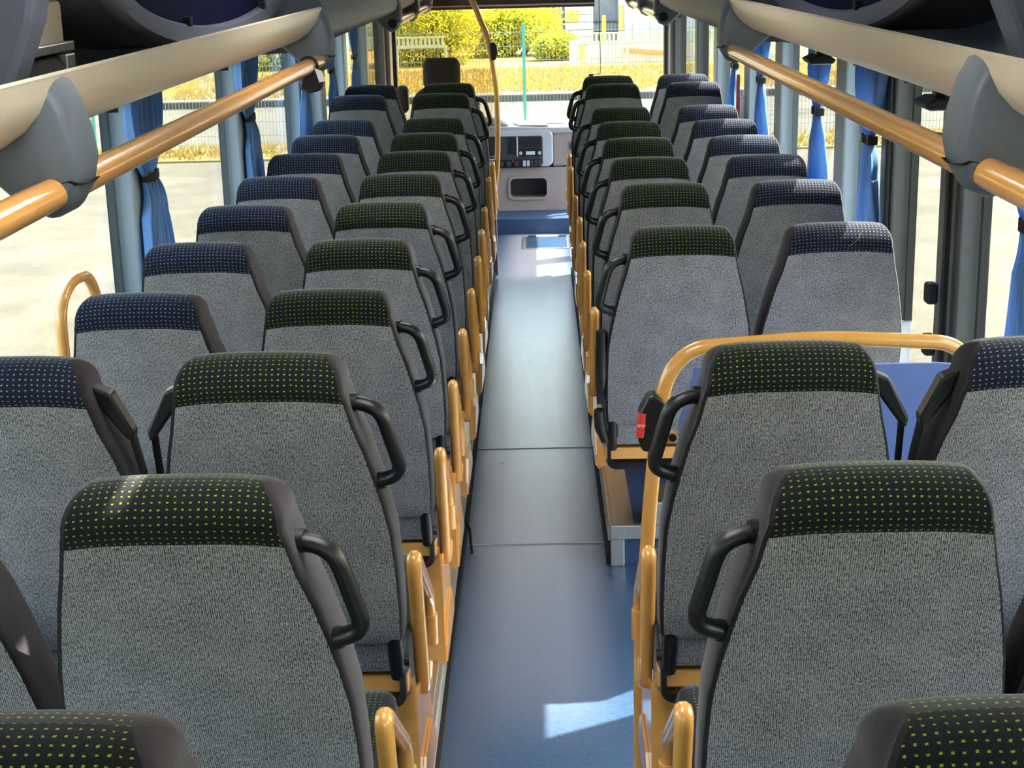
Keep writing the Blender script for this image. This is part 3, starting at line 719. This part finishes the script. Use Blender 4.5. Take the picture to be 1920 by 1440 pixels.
nrm = Matrix.Rotation(math.radians(30), 4, 'X')
MB().tube([nrm @ Vector((.22*math.cos(t), .22*math.sin(t), 0)) for t in (2*math.pi*k/36 for k in range(36))], .015, 8, closed=True).build('rim', 'black', wh, smooth=True)
for a in (200, 340, 90): MB().tube([nrm @ Vector((.05*math.cos(math.radians(a)), .05*math.sin(math.radians(a)), -.02)), nrm @ Vector((.22*math.cos(math.radians(a)), .22*math.sin(math.radians(a)), 0))], .014, 8).build('spoke', 'black', wh, smooth=True)
MB().tube([nrm @ Vector((0, 0, -.05)), nrm @ Vector((0, 0, .01))], .07, 16).build('hub', 'black', wh, smooth=True)
MB().tube([nrm @ Vector((0, 0, -.04)), Vector((0, .22, -.5))], .045, 12).build('column', 'dashdark', wh, smooth=True)

da = thing('dashboard', (0, 12.1, .115), 'grey driver dashboard with radio stack, round vent and open cubby', 'dashboard')
# lower taupe body with a cubby hole, built around the opening
DX0, DX1 = -.30, .52; DZ = .335
low = MB()
cub = (-.175, .115, .10, .255)
low.box(DX0, cub[0], -.02, .5, .0, DZ).box(cub[1], DX1, -.02, .5, .0, DZ).box(cub[0], cub[1], -.02, .5, .0, cub[2]).box(cub[0], cub[1], -.02, .5, cub[3], DZ).box(cub[0], cub[1], .18, .5, cub[2], cub[3])
low.build('lower_body', 'dashlow', da)
def rr(x0, x1, z0, z1, r, n=5):
    out = []
    for cx, cz, a0 in ((x1-r, z1-r, 0), (x0+r, z1-r, 90), (x0+r, z0+r, 180), (x1-r, z0+r, 270)):
        out += [(cx+r*math.cos(math.radians(a0+90*k/n)), cz+r*math.sin(math.radians(a0+90*k/n))) for k in range(n+1)]
    return out
def frame2(outer, inner, y0, y1):
    mb = MB(); mb.rings([[(x, y1, z) for x, z in outer], [(x, y0, z) for x, z in outer], [(x, y0, z) for x, z in inner], [(x, y1, z) for x, z in inner]], cap=False); return mb
frame2(rr(-.19, .13, .085, .27, .045), rr(-.172, .112, .103, .252, .035), -.032, -.015).build('cubby_rim', 'dashlow', da, smooth=True)
MB().box(cub[0], cub[1], .15, .178, cub[2], cub[3]).build('cubby_back', 'dashdark', da)
# upper body: right taupe shoulder and silver instrument housing
MB().prism([(.16, DZ+.004), (.56, DZ+.02), (.56, .66), (.30, .63), (.16, .61)], 1, -.03, .45).build('right_shoulder', 'dashlow', da, bevel=.02, seg=3)
MB().prism(rr(-.62, .165, DZ+.01, .63, .05), 1, -.055, .4).build('instrument_housing', 'dashsilver', da, bevel=.012, seg=3)
ih = MB().prism(rr(-.60, .085, DZ+.022, .585, .02), 1, -.062, -.05).build('instrument_panel', 'dashdark', da, bevel=.003)
for x0, x1, z0, z1, m in ((-.18, -.125, .49, .575, 'rubber'), (-.10, .075, .50, .575, 'rubber'), (-.185, -.125, .45, .485, 'black'), (-.10, .075, .43, .49, 'black'), (-.30, .075, .345, .405, 'rubber')):
    MB().prism(rr(x0, x1, z0, z1, .006), 1, -.070, -.060).build('panel_insert', m, ih, bevel=.002)
MB().box(-.118, -.106, -.072, -.06, .43, .58).build('chrome_divider', 'dashsilver', ih, bevel=.002)
MB().box(-.045, .025, -.074, -.069, .442, .468).build('radio_display', 'lcd', ih)
for x in (-.085, .06): MB().cyl((x, -.080, .455), (x, -.068, .455), .013, 14).build('radio_knob', 'dashsilver', ih, smooth=True)
for x in (-.24, -.18, -.12): MB().cyl((x, -.086, .375), (x, -.068, .375), .020, 16).build('heater_knob', 'dashdark', ih, smooth=True)
for x in (-.15,): MB().box(x-.004, x+.004, -.075, -.068, .385, .40).build('red_mark', 'redplastic', ih)
for x in (-.06, -.03): MB().box(x-.011, x+.011, -.076, -.068, .352, .398).build('rocker_switch', 'dashsilver', ih, bevel=.003)
for x in (.0, .03, .058): MB().box(x-.011, x+.011, -.076, -.068, .352, .398).build('rocker_switch', 'dashdark', ih, bevel=.003)
v = MB().cyl((.355, -.045, .50), (.355, -.025, .50), .055, 28).build('round_vent', 'dashdark', da, smooth=True)
MB().cyl((.357, -.050, .50), (.357, -.043, .50), .046, 28).build('vent_disc', 'dashsilver', v, smooth=True)
MB().box(.35, .356, -.054, -.049, .47, .53).build('vent_slat', 'dashlow', v); MB().box(.366, .372, -.054, -.049, .475, .525).build('vent_slat', 'dashlow', v)
# top shelf sloping up to the windscreen
MB().rings([[(x, -.05, z) for x, z in ((-.95, .60), (.56, .60), (.56, .645), (.165, .645), (-.1, .655), (-.95, .68))], [(x, .85, z) for x, z in ((-.95, .5), (1.05, .5), (1.05, .60), (.4, .60), (-.1, .61), (-.95, .62))]]).build('top_shelf', 'dash', da, bevel=.01)
MB().rings([[(-.80, .02, .66), (-.16, .02, .655), (-.16, .5, .63), (-.80, .5, .63)], [(-.76, .05, .76), (-.24, .05, .72), (-.30, .45, .68), (-.74, .45, .72)]]).build('binnacle_hood', 'dash', da, bevel=.03, seg=3)
MB().rings([[(-.10, .0, .652), (.14, .0, .65), (.10, .34, .64), (-.16, .34, .645)], [(-.09, .01, .664), (.13, .01, .660), (.09, .33, .650), (-.15, .33, .655)]]).build('paper_tray', 'dashlow', da, bevel=.004)
MB().rings([[(.10, .42, .622), (.56, .42, .612), (.50, .62, .606), (.20, .62, .612)], [(.11, .43, .630), (.55, .43, .620), (.49, .61, .614), (.21, .61, .620)]]).build('dark_mat', 'dashdark', da)
# hatch plate in the floor by the front step
ht = thing('floor_hatch', (.11, 11.26, 0), 'metal framed hatch plate let into the aisle floor below the dashboard', 'hatch')
frame2([(-.19, -.24), (.16, -.24), (.16, .26), (-.19, .26)], [(-.165, -.20), (.135, -.20), (.135, .22), (-.165, .22)], 0, 0)
fr = MB()
for b in ((-.19, -.165, -.24, .26), (.135, .145, -.24, .26), (-.165, .135, -.24, -.215), (-.165, .135, .235, .26)): fr.box(b[0], b[1], b[2], b[3], 0, .006)
fr.build('hatch_frame', 'alu', ht); MB().box(-.165, .135, -.215, .235, 0, .003).build('hatch_plate', 'floor', ht)
for x in (-.13, .10): MB().cyl((x, -.225, .005), (x, -.225, .010), .010, 10).build('hatch_screw', 'steel', ht)
for x in (-.12, .11): MB().box(x-.03, x+.03, .232, .256, .005, .016).build('hatch_hinge', 'steel', ht)

# ------------------------------------------------------------------ outside
G = -.95
MB().box(-60, 60, -30, 24.1, G-.1, G).build('ground_yard', 'asphalt', kind='structure')
MB().box(-60, 60, 24.1, 26.0, G-.1, G+.03).build('ground_verge', 'drygrass', kind='structure')
MB().box(-60, 60, 26.0, 33.4, G-.1, G-.01).build('ground_road', 'road', kind='structure')
MB().box(-60, 60, 33.4, 34.0, G-.1, G+.14).build('ground_kerb', 'kerb', kind='structure', bevel=.03)
bank = MB()
ny = 40; nx = 40; hts = []
for i in range(nx+1):
    for j in range(ny+1):
        x = -40+80*i/nx; y = 34.0+70*j/ny
        hts.append((x, y, G+.08+.015*random.random()*(1 if j else 0)))
fs = [(i*(ny+1)+j, (i+1)*(ny+1)+j, (i+1)*(ny+1)+j+1, i*(ny+1)+j+1) for i in range(nx) for j in range(ny)]
bank.add(hts, fs).build('ground_bank', 'drygrass', smooth=True, kind='structure')
def tufts(name, n, yr, h, label):
    mb = MB()
    for _ in range(n):
        x = random.uniform(-13, 13); y = random.uniform(*yr); hh = h*random.uniform(.4, 1.2)
        z = G+.02 if y < 26 else G+.09
        for _b in range(3):
            a = random.uniform(0, 6.3); dx, dy = .012*math.cos(a), .012*math.sin(a); lx, ly = random.uniform(-.06, .06), random.uniform(-.06, .06)
            mb.add([(x-dx, y-dy, z), (x+dx, y+dy, z), (x+lx, y+ly, z+hh)], [(0, 1, 2)])
    return tag(mb.build(name, 'blade'), label, 'grass', kind='stuff')
tufts('dry_grass', 7000, (24.15, 25.95), .10, 'dry yellow grass blades along the foot of the mesh fence')
tufts('dry_grass', 16000, (34.1, 41.4), .14, 'dry yellow grass blades on the bank beyond the road')
# mesh fence
fn = thing('mesh_fence', (-.13, 25.2, G), 'green welded mesh fence with slim posts along the verge', 'fence')
SPAN = 2.33
pan = MB()
for k in range(int(SPAN/.055)): x = .03+k*.055; pan.box(x-.003, x+.003, -.003, .003, .05, 1.93)
for z in (.06, .28, .50, .72, .94, 1.16, 1.38, 1.60, 1.82): pan.box(.03, SPAN-.03, -.005, .005, z-.004, z+.004)
pan = pan.build('mesh_panel', 'wire', fn); pan.location.x = -6*SPAN
post = MB().box(-.025, .025, -.03, .03, -.1, 1.95).build('fence_post', 'fence', fn); post.location.x = -6*SPAN
for k in range(-5, 7):
    for src in (pan, post): c = src.copy(); COL.objects.link(c); c.parent = fn; c.location.x = k*SPAN
# second, lower barrier band with slots beyond the road
gb = thing('slotted_barrier', (0, 41.8, G+.08), 'pale slotted barrier band along the bank in front of the bush', 'barrier')
for (a, b, nm) in ((-6.2, -2.3, 0), (1.2, 5.0, 1)):
    MB().box(a, b, -.03, .03, .86, .90).box(a, b, -.03, .03, .60, .68).build('band_rail', 'palegreen', gb)
    mb = MB(); k = a
    while k < b: mb.box(k, k+.06, -.02, .02, .68, .86); k += .115
    mb.build('band_slats', 'palegreen', gb, kind='stuff')
    k = a
    while k < b+.01: MB().box(k-.04, k+.04, -.04, .04, -.1, .6).build('band_post', 'palegreen', gb); k += 1.3
cw = tag(MB().prism([(1.45, G), (9, G), (9, G+.62), (4.2, G+.62), (2.0, G+.66), (1.45, G+.55)], 1, 43.2, 43.5).build('concrete_wall', 'concrete', bevel=.02), 'low pale concrete wall in front of the white building', 'wall')
ob = tag(MB().prism([(2.5, G+.50), (4.0, G+.36), (4.0, G+.26), (2.5, G+.40)], 1, 43.10, 43.19).build('orange_plank', 'orange', bevel=.005), 'orange plank leaning on the low concrete wall', 'plank')
pc = tag(MB().box(1.0, 1.26, 42.9, 43.15, G, G+.72).build('gate_post', 'white', bevel=.02), 'short white gate post beside the concrete wall', 'post')
# bushes
def bush(x, y, rx, ry, h, n, mat, label, seed):
    r = random.Random(seed)
    root = thing('yellow_bush', (x, y, G), label, 'bush', 'bushes beyond the road')
    blobs = [(r.uniform(-rx, rx)*.75, r.uniform(-ry, ry)*.6, r.uniform(.25, .75)*h, r.uniform(.3, .5)*h) for _ in range(int(10+rx*4))]
    mb = MB()
    for _ in range(n):
        bx, by, bz, br_ = r.choice(blobs)
        a, b = r.uniform(0, 6.28), math.acos(r.uniform(-1, 1)); q = br_*r.uniform(.75, 1.08)
        c = Vector((bx+q*math.sin(b)*math.cos(a), by+q*math.sin(b)*math.sin(a), bz+q*math.cos(b)))
        if c.z < .03: c.z = r.uniform(.03, .25)
        u = Vector((r.uniform(-1, 1), r.uniform(-1, 1), r.uniform(-1, 1))).normalized(); v_ = u.cross(Vector((r.uniform(-1, 1), r.uniform(-1, 1), 1))).normalized()
        L, W_ = r.uniform(.035, .075), r.uniform(.018, .036)
        mb.add([c-u*L, c+v_*W_, c+u*L, c-v_*W_], [(0, 1, 2, 3)])
    mb.build('foliage', mat, root)
    sm = MB()
    for bx, by, bz, _q in blobs: sm.tube([(bx*.3, by*.3, 0), (bx*.7, by*.7, bz*.5), (bx, by, bz)], [.04, .025, .01], 5)
    sm.build('stems', 'bark', root)
    return root
bush(-3.2, 44.5, 1.6, .9, 1.95, 14000, M['leafa'], 'broad yellow green bush straight behind the driver seat', 3)
bush(-.55, 47.5, 1.25, .8, 1.6, 12000, M['leafa'], 'bright yellow bush next to the white building corner', 4)
bush(-7.0, 44.2, 1.3, 1.0, 1.6, 9000, M['leafb'], 'olive bush at the driver-side end of the hedge', 5)
bush(.75, 45.0, .6, .5, .8, 4000, M['leafa'], 'low yellow bush beside the white gate post', 6)
bush(9.8, 45.6, 1.4, .8, 1.5, 4000, M['leafb'], 'olive bush beyond the concrete wall on the door side', 8)
# white building with bays
bd = thing('white_building', (4.0, 54.0, G), 'white corrugated industrial building with grey bays and yellow signs', 'building')
MB().box(-2.88, -1.93, -.02, .4, 0, 6).build('roller_door', 'panelwall', bd)
for z in (.25, .5, .75, 1.0): MB().box(-2.88, -1.93, -.03, -.02, z-.008, z+.008).build('door_joint', 'kerb', bd)
MB().box(-3.3, -2.88, .25, .5, 0, 6).build('grey_bay', 'darkbay', bd); MB().box(-1.93, -1.07, .25, .5, 0, 6).build('grey_bay', 'darkbay', bd)
for x0, x1 in ((-3.3, -2.88), (-1.93, -1.07)):
    for z in (.42, .74): MB().box(x0, x1, .18, .24, z-.02, z+.02).build('bay_rail', 'kerb', bd)
MB().box(-1.6, -1.3, .12, .24, 0, .3).build('bay_bin', 'dashlow', bd, bevel=.03)
MB().box(-1.07, 16, 0, .4, 0, 6).build('corrugated_wall', 'metalwall', bd); MB().box(-12, -3.3, 0, .4, 0, 6).build('corrugated_wall', 'metalwall', bd)
MB().box(-3.60, -3.36, -.06, -.01, .45, 1.3).build('yellow_sign', 'signy', bd); MB().box(-2.86, -2.40, -.09, -.04, .76, 1.16).build('orange_sign', 'signo', bd)
MB().box(-1.06, -.90, -.06, -.01, .45, 1.3).build('orange_sign', 'signo', bd)
for x, lab in ((.90, 'yellow bollard in front of the left grey bay of the white building'), (2.40, 'yellow bollard in front of the wide grey bay of the white building')):
    o = thing('bollard', (x, 53.2, G), lab, 'bollard', 'yellow bollards at the building')
    MB().cyl((0, 0, 0), (0, 0, .95), .07, 14).build('bollard_post', 'bollard', o, smooth=True); MB().tube([(0, 0, .95), (0, 0, .99)], [.07, .035], 14).build('bollard_cap', 'bollard', o, smooth=True)
tag(MB().box(5.55, 6.05, 30.0, 30.06, G+1.15, G+1.75).box(5.77, 5.83, 30.06, 30.1, G-.02, G+1.7).build('orange_board', 'orange', bevel=.005), 'orange notice board beyond the fence on the door side', 'sign')
